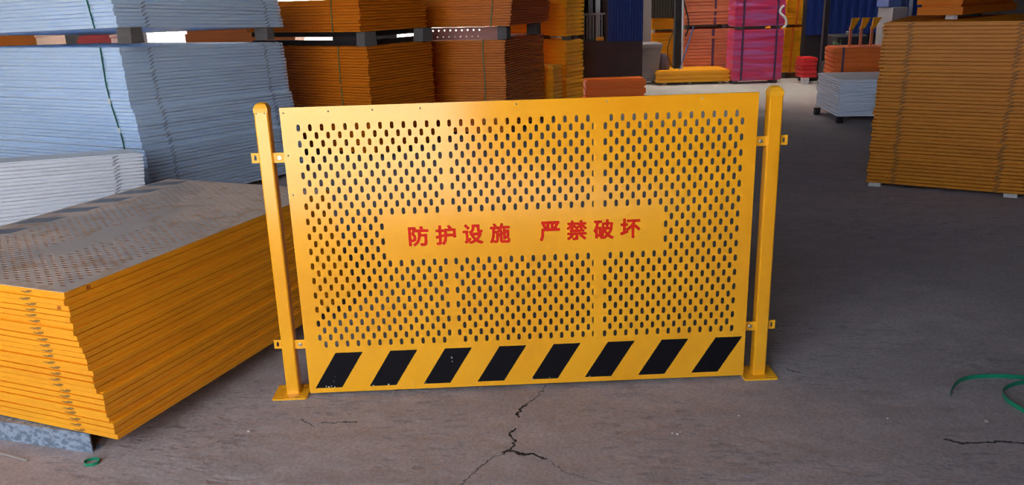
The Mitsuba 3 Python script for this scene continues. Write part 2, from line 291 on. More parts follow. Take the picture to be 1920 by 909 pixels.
# the barrier: one bolted assembly
bar = thing('safety_barrier', 'upright yellow perforated barrier with red lettering and black slanted stripes along its foot', 'barrier')
panel = put('panel', SHEET, 'yellow_paint', parent=bar, label='yellow perforated sheet')
for x in STRIPES:
    put('hazard_stripe', stripe_mesh(x), 'black_paint', parent=panel, label='black slanted stripe')
CH_X = [-0.5035, -0.3855, -0.2675, -0.149, 0.068, 0.186, 0.3035, 0.421]
for gi, (polys, x) in enumerate(zip(GLYPHS, CH_X)):
    sx, sz = 0.00087, 0.00088
    shape = [Polygon([(x + a * sx, 0.7045 + b * sz) for a, b in rings[0]], [[(x + a * sx, 0.7045 + b * sz) for a, b in r] for r in rings[1:]]) for rings in polys]
    m = join(*[extrude(q.buffer(0.0012), 0.0006) for q in shape])
    put('character', upright(m, -0.0001), 'red_ink', parent=panel, label='red Chinese character')
for x, z in [(-0.985, 1.298), (-0.80, 1.300), (-0.618, 1.300), (-0.42, 1.300), (-0.02, 1.303), (0.36, 1.303), (0.76, 1.303), (-0.983, 1.12), (-0.98, 0.95)]:
    m = trimesh.creation.cone(0.0042, 0.003, sections=8); m.apply_transform(trimesh.transformations.rotation_matrix(math.pi / 2, [1, 0, 0])); m.apply_translation((x, 0, z))
    put('rivet', m, 'zinc_bolt', parent=panel)
chips = [(-0.925, 0.05, .006), (-0.913, 0.048, .009), (-0.90, 0.052, .006), (-0.886, 0.047, .008), (-0.879, 0.10, .003), (-0.887, 0.075, .003), (-0.64, 0.047, .008), (-0.71, 0.046, .005), (-0.47, 0.047, .005), (-0.345, 0.168, .007), (-0.343, 0.150, .004), (0.02, 0.046, .006), (0.10, 0.048, .004), (0.285, 0.047, .006), (0.49, 0.046, .004), (0.83, 0.046, .004), (-0.52, 0.046, .004)]
for x, z, r in chips:
    a = np.sort(RNG.uniform(0, 6.28, 7)); q = r * RNG.uniform(0.4, 1.0, 7)
    pts = [(x + b * math.cos(c) * 0.6, z + b * math.sin(c)) for b, c in zip(q, a)]
    g = Polygon(pts).buffer(0)
    if g.area > 0: put('paint_chip', upright(extrude(g, 0.0004), -0.0007), 'chip_steel', parent=panel)
fr = join(box(-0.998, -0.972, 0.0022, 0.028, 0.022, 1.318), box(0.972, 0.998, 0.0022, 0.028, 0.022, 1.318), box(-0.972, 0.972, 0.0022, 0.028, 0.022, 0.048), box(-0.972, 0.972, 0.0022, 0.028, 1.292, 1.318))
put('frame', fr, 'yellow_edge', parent=bar)
for x0, x1 in ((-0.338, -0.311), (0.3040, 0.3435)):
    put('stiffener', box(x0, x1, 0.0022, 0.026, 0.048, 1.292), 'yellow_edge', parent=bar)
def rounded_tube(cx, cy, w, z0, z1):
    h, b = w / 2, 0.005
    ring = [(-h + b, -h), (h - b, -h), (h, -h + b), (h, h - b), (h - b, h), (-h + b, h), (-h, h - b), (-h, -h + b)]
    def at(z, s): return [(cx + x * s, cy + y * s, z) for x, y in ring]
    return loft([at(z0, 1), at(z1, 1)])
for side in (-1, 1):
    px, py = side * 1.0835, 0.050
    po = put('post', rounded_tube(px, py, 0.058, 0.008, 1.312), 'yellow_paint', parent=bar)
    h = 0.0296
    cap = loft([[(px + x * s, py + y * s, z) for x, y in ((-h, -h), (h, -h), (h, h), (-h, h))] for z, s in ((1.300, 1), (1.318, 1), (1.333, 0.72), (1.338, 0.45), (1.340, 0.2))])
    put('cap', cap, 'yellow_edge', parent=po)
    if side < 0:
        for dx in (-0.018, 0.016):
            c = trimesh.creation.cylinder(0.0025, 0.002, sections=8); c.apply_transform(trimesh.transformations.rotation_matrix(math.pi / 2, [1, 0, 0])); c.apply_translation((px + dx, 0.0208, 1.297))
            put('rivet', c, 'weld_dark', parent=po)
    bx0 = -1.171 if side < 0 else 1.002
    plate = sbox(bx0, -0.022, bx0 + 0.157, 0.122).buffer(-0.008).buffer(0.008)
    for sx in (0.032, 0.125):
        for sy in (0.0, 0.1):
            plate = plate.difference(LineString([(bx0 + sx - 0.015, sy - 0.008), (bx0 + sx + 0.015, sy - 0.008)]).buffer(0.007, quad_segs=4))
    put('base_plate', extrude(plate, 0.008), 'yellow_edge', parent=po)
    for z in (1.107, 0.250):
        ox = px + side * 0.029
        out = sbox(min(ox, px + side * 0.066), z - 0.0215, max(ox, px + side * 0.066), z + 0.0215)
        slot = LineString([(px + side * 0.049, z - 0.006), (px + side * 0.049, z + 0.006)]).buffer(0.005, quad_segs=4)
        ix0, ix1 = sorted((px - side * 0.029, px - side * 0.098))
        m1 = upright(extrude(out.difference(slot), 0.004), 0.046)
        m2 = upright(extrude(sbox(ix0, z - 0.0215, ix1, z + 0.0215), 0.004), 0.036)
        put('bracket', m1, 'yellow_edge', parent=bar, label='slotted outer bracket tab')
        b = put('bracket', m2, 'yellow_edge', parent=bar, label='inner bracket tab with bolt')
        bolt = join(trimesh.creation.cylinder(0.0085, 0.003, sections=14), trimesh.creation.cylinder(0.0060, 0.010, sections=6))
        bolt.apply_transform(trimesh.transformations.rotation_matrix(math.pi / 2, [1, 0, 0])); bolt.apply_translation((px - side * 0.055, 0.030, z))
        put('bolt', bolt, 'zinc_bolt', parent=b, label='zinc bolt')

# ---------------------------------------------------------------- stacks of frame panels
_mesh_cache = {}
def frame_panel(w, l, t, lip=0.76, b=0.0016, inset=0.026):
    k = (w, l, t, lip)
    if k not in _mesh_cache:
        _mesh_cache[k] = mikit.ply(slab(w, l, [(0, b), (b, 0), (t * lip - b, 0), (t * lip, b), (t * lip, inset), (t, inset)]))
    return _mesh_cache[k]
def mark_shape(kind, face):
    """A thin weld mark drawn in (along, up) on a face."""
    k = (kind, face)
    if k in _mesh_cache: return _mesh_cache[k]
    if kind == 'scorch':
        polys = [Polygon([(-0.034, 0.006), (-0.016, 0.011), (-0.004, 0.010), (0.010, 0.016), (0.032, 0.017), (0.030, 0.010), (0.014, 0.008), (0.022, 0.004), (0.004, 0.005), (-0.008, 0.003), (-0.012, 0.006)])]
    else:
        polys = [sbox(-0.024, 0.004, -0.004, 0.009), sbox(-0.012, 0.012, 0.012, 0.0165), sbox(0.004, 0.019, 0.022, 0.023)]
    m = join(*[extrude(q, 0.0008) for q in polys]); v = np.array(m.vertices)
    m.vertices = np.stack([v[:, 0], -v[:, 2], v[:, 1]], 1) if face == 'right' else np.stack([-v[:, 2], -v[:, 0], v[:, 1]], 1)
    _mesh_cache[k] = mikit.ply(m); return _mesh_cache[k]
def stack(name, text, group, n, t, size, corner, angle, bsdf, shift=(0, 0), tilt=(0, 0), jit=0.004, marks=(), mark_bsdf='weld_dark', count='top', cat='barrier', top=None, steps=None, twist=0.0, lip=0.76, inset=0.026):
    """text: how the panel looks, then where; panels are numbered from the top or the bottom. Returns the frame of every layer."""
    a = math.radians(angle); out = []
    for i in range(n):
        q = a + random.gauss(0, 1) * 0.0012 + math.radians(twist) * i / max(n - 1, 1)
        e = np.array([math.cos(q), math.sin(q), tilt[0]]); e /= np.linalg.norm(e)
        l = np.array([-math.sin(q), math.cos(q), tilt[1]]); l -= e * (l @ e); l /= np.linalg.norm(l)
        u = np.cross(e, l)
        f = i / max(n - 1, 1)
        g = f if steps is None else np.interp(f, *steps)
        o = np.asarray(corner, float) + u * (i * t) + np.array([shift[0] * g, shift[1] * g, 0]) + e * random.gauss(0, jit) + l * random.gauss(0, jit)
        M = np.eye(4); M[:3, 0], M[:3, 1], M[:3, 2], M[:3, 3] = e, l, u, o
        k = n - i if count == 'top' else i + 1
        label = f'{text[0]}, {ordinal(k)} from {count} of {text[1]}'
        b = bsdf if isinstance(bsdf, str) else bsdf(i)
        if top and i == n - 1: label = f'{top}, topmost of {text[1]}'
        key = put(name, frame_panel(size[0], size[1], t, lip, 0.0016, inset), b, T(M), label=label, category='board' if name == 'steel_board' else cat, group=group)
        for face, pos in marks:
            D = np.eye(4); pos = pos + random.gauss(0, 0.004)
            D[:3, 3] = (pos, -0.0003, 0.0) if face == 'right' else (-0.0003, pos, 0.0)
            put('weld_mark', mark_shape('scorch' if mark_bsdf == 'scorch' else 'dash', face), mark_bsdf, T(M @ D), parent=key)
        out.append((o, e, l, u, key))
    return out
def strap_on(st, t, face, pos, bsdf, label, group=None, width=0.016, over=0.05, wave=0.0):
    """A packing strap lying on one face of a stack, turned over the top and bottom edges."""
    pts = []
    os = np.array([q[0] for q in st]); n = len(os)
    soft = np.array([os[max(0, i - 6):i + 7].mean(0) + (os[-1] - os[0]) / max(n - 1, 1) * (i - (max(0, i - 6) + min(n - 1, i + 6)) / 2) for i in range(n)])
    for i, (o, e, l, u, _) in enumerate(st):
        o = soft[i]
        e, l = st[n // 2][1:3]
        along, out = (e, -l) if face == 'right' else (l, -e)
        for z in ((0.3,) if 0 < i < len(st) - 1 else ((-0.1, 0.3) if i == 0 else (0.3, 1.08))):
            pts.append(o + along * (pos + wave * math.sin(i * 0.25)) + out * 0.009 + u * (z * t))
    o, e, l, u, _ = st[0]; along, out = (e, -l) if face == 'right' else (l, -e)
    pts = [pts[0] - out * over] + pts
    o, e, l, u, _ = st[-1]
    pts = pts + [pts[-1] - out * over]
    w = along * (width / 2)
    th = np.array([out * 0.0005 - u * 0.0005] + [out * 0.0008] * (len(pts) - 2) + [out * 0.0005 + u * 0.0008])
    m = loft([[p - w, p + w, p + w + h, p - w + h] for p, h in zip(pts, th)])
    return put('strap', m, bsdf, label=label, category='strap', group=group)
def spacer(x, y, z0, z1, sx, sy, rot, label, name='spacer_block', bsdf='wood_block', cat='block', taper=0.0):
    m = loft([[(-sx / 2 + i, -sy / 2, z), (sx / 2 - i, -sy / 2, z), (sx / 2 - i, sy / 2, z), (-sx / 2 + i, sy / 2, z)] for z, i in ((0, 0), (z1 - z0, taper))])
    return put(name, m, bsdf, T().translate((x, y, z0)).rotate((0, 0, 1), rot), label=label, category=cat)

# yellow stack at the left front, dusty perforated sheet on top, on a galvanised channel
tC, nC = 0.0243, 25
C0 = np.array([-1.655, -0.485, 0.092])
stC = stack('safety_barrier', ('yellow barrier', 'the yellow stack at left front'), 'barriers of the yellow stack at left front', nC, tC, (1.80, 1.18), C0, 67, 'amber_paint',
            shift=(-0.125, 0.045), jit=0.0035, marks=[('left', 0.205)], mark_bsdf='scorch', lip=0.88, inset=0.012, top='yellow barrier with dusty perforated sheet', steps=([0, .1, .12, .3, .33, .55, .60, .85, 1], [0, .07, .2, .3, .45, .62, .66, .93, 1]))
o, e, l, u, keyC = stC[-1]
# the sheet: its x runs along e, its z (bottom edge to top edge) against l, its face upward
S = np.eye(4); sx, sz = 1.80 / 2.0, 1.18 / 1.30
S[:3, 0] = e * sx; S[:3, 2] = -l * sz; S[:3, 1] = -u
S[:3, 3] = o + e * 0.90 + l * (1.18 + 0.02 * sz) + u * (tC + 0.0021)
put('sheet', SHEET, 'dusty_sheet', T(S), parent=keyC, label='dusty brown-grey perforated sheet')
scene[keyC] = {**mikit.ply(join(box(0, 1.80, 0, .03, 0, tC), box(0, 1.80, 1.15, 1.18, 0, tC), box(0, .03, .03, 1.15, 0, tC), box(1.77, 1.80, .03, 1.15, 0, tC))), 'bsdf': scene[keyC]['bsdf'], 'to_world': scene[keyC]['to_world']}
shk = keyC + '__sheet'
for x in STRIPES:
    put('hazard_stripe', stripe_mesh(x, 0.0008), 'dusty_stripe', T(S), parent=shk, label='faded dark stripe under dust')
def scrawl(x0, z0, s):
    a = LineString([(x0 + s * 0.34, z0 + s * 0.66), (x0 + s * 0.16, z0 + s * 0.52), (x0 + s * 0.05, z0 + s * 0.30)] + [(x0 + s * (0.18 + 0.14 * math.cos(q)), z0 + s * (0.19 + 0.14 * math.sin(q))) for q in np.linspace(3.0, 9.2, 14)]).buffer(s * 0.045)
    b = LineString([(x0 + s * (0.58 + 0.16 * math.cos(q)), z0 + s * (0.32 + 0.26 * math.sin(q))) for q in np.linspace(0, 6.283, 12)]).buffer(s * 0.045)
    return a.union(b)
for li, face, pos in ((nC - 1, 'right', 0.10), (nC - 3, 'left', 0.060)):
    o, e, l, u, k = stC[li]
    m = extrude(scrawl(0, 0.002, 0.026), 0.0006); v = np.array(m.vertices)
    if face == 'right': w = o + np.outer(pos + v[:, 0], e) - np.outer(v[:, 2] + 0.0002, l) + np.outer(v[:, 1], u)
    else: w = o + np.outer(pos - v[:, 0], l) - np.outer(v[:, 2] + 0.0002, e) + np.outer(v[:, 1], u)
    put('number_mark', trimesh.Trimesh(w, m.faces, process=False), 'dark_red_ink', parent=k, label='handwritten red number 60')
def channel(length, h, depth, th=0.006):
    """Open side towards -y+: web in y = 0, flanges back; along x."""
    return join(box(0, length, 0, th, 0, h), box(0, length, th, depth, 0, th), box(0, length, th, depth, h - th, h))
a162 = 162
ch = channel(1.3, 0.088, 0.06)
put('steel_channel', ch, 'galvanised', T().translate((-1.80, -0.418, 0.0)).rotate((0, 0, 1), a162).rotate((0, 0, 1), 0).scale((1, -1, 1)), label='galvanised steel channel under the front of the yellow stack', category='beam')
put('steel_channel', ch, 'galvanised', T().translate((-1.26, 0.75, 0.0)).rotate((0, 0, 1), 157).scale((1, -1, 1)), label='galvanised steel channel under the back of the yellow stack', category='beam')

# blue-grey stacks behind it
tA = 0.031
nA = 43
stA = stack('fence_barrier', ('blue-grey barrier', 'the grey stack behind the left post'), 'barriers of the grey stack behind the left post', nA, tA, (2.0, 2.6), (-3.03, 3.50, 0.10), 63, 'blue_grey_paint',
            shift=(-0.115, 0.0), tilt=(-0.034, 0.0), jit=0.003, marks=[('right', 0.30), ('right', 1.72)], steps=([0, .35, .38, .6, .63, 1], [0, .1, .35, .55, .75, 1]))
for x, y, w in ((-2.85, 3.75, 'front corner'), (-4.3, 4.4, 'left'), (-2.4, 5.0, 'right end')):
    spacer(x, y, 0, 0.05, 0.1, 0.1, 60, f'wooden block under the {w} of the grey stack')
nA2 = 9
stA2 = stack('fence_barrier', ('blue-grey barrier', 'upper grey bundle at top left'), 'barriers of the upper grey bundle', nA2, tA, (2.0, 2.6), (-3.085, 3.48, 1.592), 63, 'blue_grey_paint',
            shift=(-0.03, 0), tilt=(-0.040, -0.020), jit=0.003, marks=[('right', 0.30), ('right', 1.78)], count='bottom')
spacer(-3.03, 3.56, 1.462, 1.588, 0.13, 0.16, 63, 'dark wooden block at the front corner between the two grey bundles', taper=0.01)
spacer(-2.34, 5.10, 1.40, 1.518, 0.10, 0.16, 63, 'dark wooden block at the right end between the two grey bundles')
g = 'green straps around the grey bundles'
sk = strap_on(stA, tA, 'left', 0.22, 'dark_green_strap', 'dark green strap down the pale end of the grey stack', wave=0.01)
for i in (28, 20):
    o, e, l, u, _ = stA[i]; M = np.eye(4); M[:3, 0], M[:3, 1], M[:3, 2], M[:3, 3] = e, l, u, o + l * (0.22 + 0.01 * math.sin(i * 0.25))
    put('clip', bevel_box(-0.016, -0.006, -0.012, 0.012, 0, 0.05, 0.002), 'white_clip', T(M), parent=sk, label='white strap clip')
strap_on(stA2, tA, 'left', 0.26, 'dark_green_strap', 'dark green strap on the upper grey bundle at top left')
tB, nB = 0.027, 22
stB = stack('fence_barrier', ('pale white barrier', 'the low white stack at far left'), 'barriers of the low white stack at far left', nB, tB, (1.80, 0.30), (-4.24, 1.74, 0.186), 40, 'pale_paint',
            shift=(0.02, 0.02), tilt=(-0.066, 0.0), jit=0.003, marks=[('right', 1.60)])
spacer(-4.08, 2.02, 0, 0.166, 0.12, 0.25, 40, 'wooden block under the left of the low white stack')
spacer(-3.05, 2.88, 0, 0.082, 0.12, 0.25, 40, 'wooden block under the right of the low white stack')

# orange stacks behind the barrier
tD = 0.031
stD = stack('fence_barrier', ('orange barrier', 'lower orange stack beside the grey one'), 'barriers of the lower orange stack beside the grey stack', 38, tD, (1.15, 1.8), (-1.41, 5.7, 0.09), 56, 'orange_paint', shift=(0.0, 0.0), jit=0.006, marks=())
stD2 = stack('fence_barrier', ('orange barrier', 'upper orange bundle beside the grey one'), 'barriers of the upper orange bundle beside the grey bundle', 11, tD, (1.15, 1.8), (-1.46, 5.68, 1.425), 56, 'orange_paint', jit=0.006, count='bottom')
stE = stack('fence_barrier', ('orange barrier', 'lower orange stack behind the perforated middle'), 'barriers of lower orange stack behind the perforated middle', 37, tD, (1.75, 1.7), (0.11, 6.9, 0.09), 70, 'orange_paint', jit=0.005)
stE2 = stack('fence_barrier', ('orange barrier', 'upper orange bundle behind the perforated middle'), 'barriers of upper orange bundle behind the perforated middle', 14, tD, (1.75, 1.7), (0.18, 6.88, 1.40), 70, 'orange_paint', shift=(0.05, 0), jit=0.005, count='bottom')
spacer(-1.43, 5.85, 1.27, 1.421, 0.20, 0.12, 56, 'grey wooden block at the front corner between the left orange bundles', taper=0.01)
spacer(-0.86, 6.55, 1.27, 1.421, 0.20, 0.14, 56, 'grey wooden block at the right end between the left orange bundles', taper=0.02)
spacer(0.11, 7.05, 1.24, 1.396, 0.16, 0.12, 70, 'grey wooden block at the front corner between the middle orange bundles')
spacer(0.55, 8.2, 1.24, 1.396, 0.20, 0.14, 70, 'grey wooden block at the right end between the middle orange bundles')
for x, y, w in ((-1.3, 5.95, 'front of the lower left orange stack'), (-1.0, 6.45, 'right end of the lower left orange stack'), (0.15, 7.2, 'front of the lower middle orange stack'), (0.5, 8.2, 'right end of the lower middle orange stack')):
    spacer(x, y, 0, 0.086, 0.12, 0.12, 60, 'wooden block under the ' + w)
strap_on(stD, tD, 'left', 0.42, 'olive_strap', 'olive strap on lower orange stack beside the grey one')
strap_on(stD2, tD, 'left', 0.40, 'olive_strap', 'olive strap on upper orange bundle beside the grey one')
strap_on(stE, tD, 'left', 0.28, 'olive_strap', 'olive strap on lower orange stack behind the perforated middle', wave=0.006)
strap_on(stE2, tD, 'left', 0.25, 'olive_strap', 'olive strap on upper orange bundle behind the perforated middle')
for z0, h, w in ((1.268, 0.055, 'on the lower'), (1.362, 0.058, 'under the upper')):
    put('timber_skid', box(-0.03, 0.03, 0, 1.7, z0, z0 + h), 'black_steel', T().translate((-1.55, 6.05, 0)).rotate((0, 0, 1), 56), label=f'dark flat beam {w} orange bundle beside the grey one, left face', category='beam')
    put('timber_skid', box(0, 0.95, -0.03, 0.03, z0, z0 + h), 'black_steel', T().translate((-1.36, 6.15, 0)).rotate((0, 0, 1), 56), label=f'dark flat beam {w} orange bundle beside the grey one, right face', category='beam')
pc = sbox(0, 0, 1.0, 0.15)
for k in range(9):
    for zz in (0.035, 0.115):
        from shapely.geometry import Point
        pc = pc.difference(Point(0.06 + k * 0.075 + (0.02 if zz > 0.1 else 0), zz).buffer(0.011, quad_segs=3))
put('perforated_strip', upright(extrude(pc, 0.004), 0), 'rust_channel', T().translate((-0.86, 7.28, 1.245)).rotate((0, 0, 1), -12), label='reddish steel strip with round holes between the middle orange bundles', category='steel strip')

# tall orange stack on the right
tF, nF = 0.0317, 44
stF = stack('fence_barrier', ('orange-brown barrier', 'the big stack at the right edge'), 'barriers of the big stack at the right edge', nF, tF, (1.22, 1.8), (3.262, 3.70, 0.042), -33, 'brown_orange_paint', shift=(0.03, 0.02), jit=0.004,
            marks=[('right', 0.22), ('right', 1.02)])
for d, w in ((0.06, 'left front corner'), (1.12, 'right front corner')):
    spacer(3.262 + 0.839 * d + 0.06, 3.70 - 0.545 * d + 0.08, 0, 0.040, 0.1, 0.12, -33, f'grey block under the {w} of the big right stack', bsdf='pale_stone')
spacer(3.262 + 0.5 + 0.9, 3.70 - 0.3 + 1.4, 0, 0.040, 1.0, 0.12, -33, 'beam under the back of the big right stack')
stF2 = stack('fence_barrier', ('orange barrier', 'the bundle on top of the big right stack'), 'barriers of the bundle on top of the big right stack', 5, 0.09, (1.5, 0.38), (4.0, 3.78, 1.475), 42, 'orange_paint', jit=0.004, count='bottom')
spacer(3.99, 3.92, nF * tF + 0.043, 1.474, 0.04, 0.1, 12, 'small pale spacer under the bundle on the big right stack', bsdf='white_sheet')
spacer(4.42, 4.5, nF * tF + 0.043, 1.474, 0.1, 0.3, 50, 'dark spacer under the bundle on the big right stack', bsdf='black_steel')

# low grey and red bundles behind it
stK = stack('fence_barrier', ('grey barrier', 'the small grey stack left of the big orange one'), 'barriers of the small grey stack', 15, 0.0315, (1.5, 1.15), (4.50, 7.27, 0.10), -8, 'pale_paint', jit=0.004)
for x, y, w in ((4.57, 7.36, 'front corner'), (5.6, 7.5, 'right end'), (4.6, 8.2, 'back corner')):
    spacer(x, y, 0, 0.096, 0.07, 0.07, 0, f'dark foot under the {w} of the small grey stack', bsdf='black_steel', name='support_foot', cat='support')
stJ = stack('fence_barrier', ('orange-red barrier', 'the bundle behind the small grey stack'), 'barriers of the orange-red bundle behind the small grey stack', 12, 0.066, (1.6, 0.7), (4.97, 8.65, 0.10), -12, 'deep_orange_paint', jit=0.004)
strap_on(stJ, 0.066, 'right', 0.13, 'purple_strap', 'dark strap on the orange-red bundle behind the small grey stack', width=0.03)
spacer(5.2, 8.9, 0, 0.096, 0.1, 0.1, 0, 'block under the left of the orange-red bundle')
spacer(6.2, 8.9, 0, 0.096, 0.1, 0.1, 0, 'block under the right of the orange-red bundle')
for k, (x, w) in enumerate(((5.31, 'left of three'), (5.47, 'middle of three'), (5.63, 'right of three'))):
    pole = box(-0.022, 0.012, 0, 0.03, 0, 0.26)
    head = upright(extrude(Polygon([(-0.035, 0.25), (0.03, 0.25), (0.12, 0.41), (0.0, 0.41), (-0.012, 0.30)]), 0.03), 0.03)
    tb = thing('fence_post', f'orange bent-top steel post, {w} standing on the orange-red bundle', 'post', 'bent-top posts on the orange-red bundle')
    Mx = T().translate((x, 8.9, 0.10 + 12 * 0.066))
    put('pole', pole, 'salmon_paint', Mx, parent=tb); put('bent_top', head, 'amber_paint', Mx, parent=tb)

# ---------------------------------------------------------------- farther back
stM = stack('steel_board', ('yellow board', 'the lower tall yellow stack behind the middle'), 'boards of the lower tall yellow stack behind the middle', 17, 0.06, (0.55, 0.30), (1.10, 9.25, 0.07), 55, 'far_yellow_paint', jit=0.006)
stM2 = stack('steel_board', ('yellow board', 'the upper tall yellow bundle behind the middle'), 'boards of the upper tall yellow bundle behind the middle', 10, 0.06, (0.55, 0.30), (1.11, 9.25, 1.15), 55, 'far_yellow_paint', jit=0.006, count='bottom')
stM3 = stack('steel_board', ('yellow board', 'the low yellow stack left of the tall one'), 'boards of the low yellow stack behind the middle', 12, 0.06, (0.3, 0.9), (0.85, 8.65, 0.05), 60, 'far_yellow_paint', jit=0.006)
stM4 = stack('steel_board', ('yellow board', 'the second tall yellow stack behind the middle'), 'boards of the second tall yellow stack', 17, 0.06, (0.5, 0.8), (0.94, 9.75, 0.07), 60, 'far_yellow_paint', jit=0.006)
stM5 = stack('steel_board', ('yellow board', 'the second tall yellow bundle behind the middle'), 'boards of the second tall yellow bundle', 10, 0.06, (0.5, 0.8), (0.94, 9.75, 1.15), 60, 'far_yellow_paint', jit=0.006, count='bottom')
for x, y, z0, z1, w in ((1.12, 9.38, 0, 0.066, 'below the lower tall yellow stack'), (1.25, 9.62, 0, 0.066, 'at the back of the lower tall yellow stack'), (1.12, 9.40, 1.09, 1.148, 'between the tall yellow bundles'), (1.25, 9.62, 1.09, 1.148, 'at the back between the tall yellow bundles'),
                        (0.85, 10.0, 0, 0.066, 'below the second tall yellow stack'), (0.85, 10.0, 1.09, 1.148, 'between the second tall yellow bundles')):
    spacer(x, y, z0, z1, 0.08, 0.12, 55, 'spacer block ' + w)
spacer(0.78, 9.0, 0, 0.047, 0.3, 0.1, 60, 'block under the low yellow stack behind the middle')
stG0 = stack('steel_board', ('orange-red board', 'the low bundle just behind the barrier top'), 'boards of the low orange-red bundle behind the barrier', 3, 0.122, (0.99, 0.40), (1.47, 9.9, 0.06), 1, 'deep_orange_paint', jit=0.004)
spacer(1.65, 10.0, 0, 0.057, 0.1, 0.1, 0, 'block under the left of the low orange-red bundle')
spacer(2.3, 10.0, 0, 0.057, 0.1, 0.1, 0, 'block under the right of the low orange-red bundle')

# dark wall with a doorway and blue cladding
put('wall_shed', join(box(1.25, 1.50, 10.6, 12.6, 0, 4.2), box(1.50, 1.90, 10.6, 12.6, 0, 1.0), box(1.50, 1.90, 11.4, 12.6, 1.0, 4.2), box(1.90, 2.52, 10.6, 12.6, 0, 4.2)), 'dark_wall', kind='structure')
put('ceiling', box(1.2, 2.6, 10.4, 12.8, 4.2, 4.3), 'roof_sheet', kind='structure')
def corrugated(x0, x1, z0, z1, y, pitch, depth):
    n = int(round((x1 - x0) / pitch)); xs = []
    for i in range(n):
        for f, d in ((0, 0), (0.35, 0), (0.5, 1), (0.85, 1)): xs.append((x0 + (i + f) * pitch, y - d * depth))
    xs.append((x1, y))
    p = np.array(xs); m = len(p)
    v = np.concatenate([np.c_[p, np.full(m, z0)], np.c_[p, np.full(m, z1)], np.c_[p + [0, 0.004], np.full(m, z0)], np.c_[p + [0, 0.004], np.full(m, z1)]])
    f = []
    for i in range(m - 1):
        f += [[i, i + 1, i + 1 + m], [i, i + 1 + m, i + m], [2 * m + i, 2 * m + i + 1 + m, 2 * m + i + 1], [2 * m + i, 2 * m + i + m, 2 * m + i + 1 + m]]
        f += [[i, 2 * m + i + 1, i + 1], [i, 2 * m + i, 2 * m + i + 1]]
    return trimesh.Trimesh(v, np.array(f), process=False)
put('cladding_sheet', corrugated(1.93, 2.52, 0.98, 4.1, 10.59, 0.10, 0.02), 'blue_sheet', label='dark blue corrugated cladding on the dark wall behind the barrier', category='cladding')
rl = thing('railing', 'grey railing in the doorway of the dark wall', 'railing')
put('top_rail', box(1.50, 1.90, 10.70, 10.72, 1.42, 1.45), 'rail_grey', parent=rl)
for k, x in enumerate((1.54, 1.59, 1.64, 1.70, 1.74, 1.79, 1.84)):
    put('bar', box(x, x + 0.016, 10.70, 10.72, 1.0, 1.42), 'rail_grey', parent=rl)
put('curtain_strip', box(1.78, 1.86, 11.0, 11.02, 1.0, 2.6), 'white_sheet', label='pale hanging strip in the doorway of the dark wall', category='curtain')
put('curtain_strip', box(1.68, 1.76, 11.2, 11.22, 1.0, 2.6), 'rail_grey', label='grey hanging strip in the doorway of the dark wall', category='curtain')
put('box', bevel_box(1.74, 1.87, 10.62, 10.69, 1.0, 1.06, 0.005), 'amber_paint', label='small orange box on the sill of the dark doorway', category='box')

# grey pillar, wheelie bin, shutter, post with pipes
put('pillar', box(3.0, 3.40, 14.3, 14.7, 0, 4.2), 'pale_wall', label='pale grey masonry pillar right of the blue cladding', category='pillar')
wb = thing('rubbish_bin', 'grey wheelie bin standing by the pale pillar', 'bin')
def bin_body(x0, x1, y0, y1, z0, z1, s): return loft([[(x0 + i, y0 + i, z), (x1 - i, y0 + i, z), (x1 - i, y1 - i, z), (x0 + i, y1 - i, z)] for z, i in ((z0, s), (z1, 0))])
put('body', bin_body(2.93, 3.34, 12.95, 13.45, 0.06, 0.70, 0.05), 'bin_grey', parent=wb)
put('lid', bevel_box(2.91, 3.36, 12.92, 13.48, 0.70, 0.80, 0.02), 'bin_grey', parent=wb, label='lid')
put('handle', tube([(2.98, 13.47, 0.76), (2.98, 13.53, 0.76), (3.29, 13.53, 0.76), (3.29, 13.47, 0.76)], 0.012), 'bin_dark', parent=wb)
for x in (2.97, 3.25):
    w = trimesh.creation.cylinder(0.08, 0.05, sections=16); w.apply_transform(trimesh.transformations.rotation_matrix(math.pi / 2, [0, 1, 0])); w.apply_translation((x + 0.02, 13.40, 0.08)); put('wheel', w, 'black_steel', parent=wb)
put('refuse_sack', trimesh.creation.icosphere(2, 1.0).apply_transform(np.diag([0.12, 0.12, 0.30, 1])).apply_translation((3.42, 13.1, 0.30)), 'bin_dark', label='dark sack leaning beside the grey wheelie bin', category='sack', smooth=True)
put('roller_shutter', corrugated(3.42, 4.14, 1.22, 4.2, 14.8, 0.06, 0.02), 'shutter', label='dark ribbed roller shutter above the bright yellow stack', category='shutter')
stN = stack('steel_board', ('yellow board', 'the sunlit yellow stack behind the wheelie bin'), 'boards of the sunlit yellow stack behind the bin', 10, 0.075, (0.78, 1.0), (3.60, 15.2, 0.14), 0, 'far_yellow_paint', jit=0.004)
stN2 = stack('steel_board', ('yellow board', 'the upper bundle of the sunlit yellow stack'), 'boards of the upper sunlit yellow bundle', 6, 0.06, (0.78, 1.0), (3.60, 15.2, 0.965), 0, 'far_yellow_paint', jit=0.004, count='bottom')
put('pallet', join(box(3.45, 4.4, 15.15, 16.2, 0.10, 0.138), box(3.5, 3.6, 15.15, 16.2, 0, 0.10), box(4.2, 4.3, 15.15, 16.2, 0, 0.10)), 'pale_wall', label='pale pallet under the sunlit yellow stack', category='pallet')
spacer(3.65, 15.4, 0.89, 0.963, 0.06, 0.3, 0, 'pale spacer at the left between the sunlit yellow bundles', bsdf='white_sheet')
spacer(4.15, 15.4, 0.89, 0.963, 0.06, 0.3, 0, 'pale spacer at the right between the sunlit yellow bundles', bsdf='white_sheet')
put('steel_post', box(3.66, 3.80, 13.2, 13.34, 0, 4.2), 'black_steel', label='dark steel post beside the sunlit yellow stack', category='post')
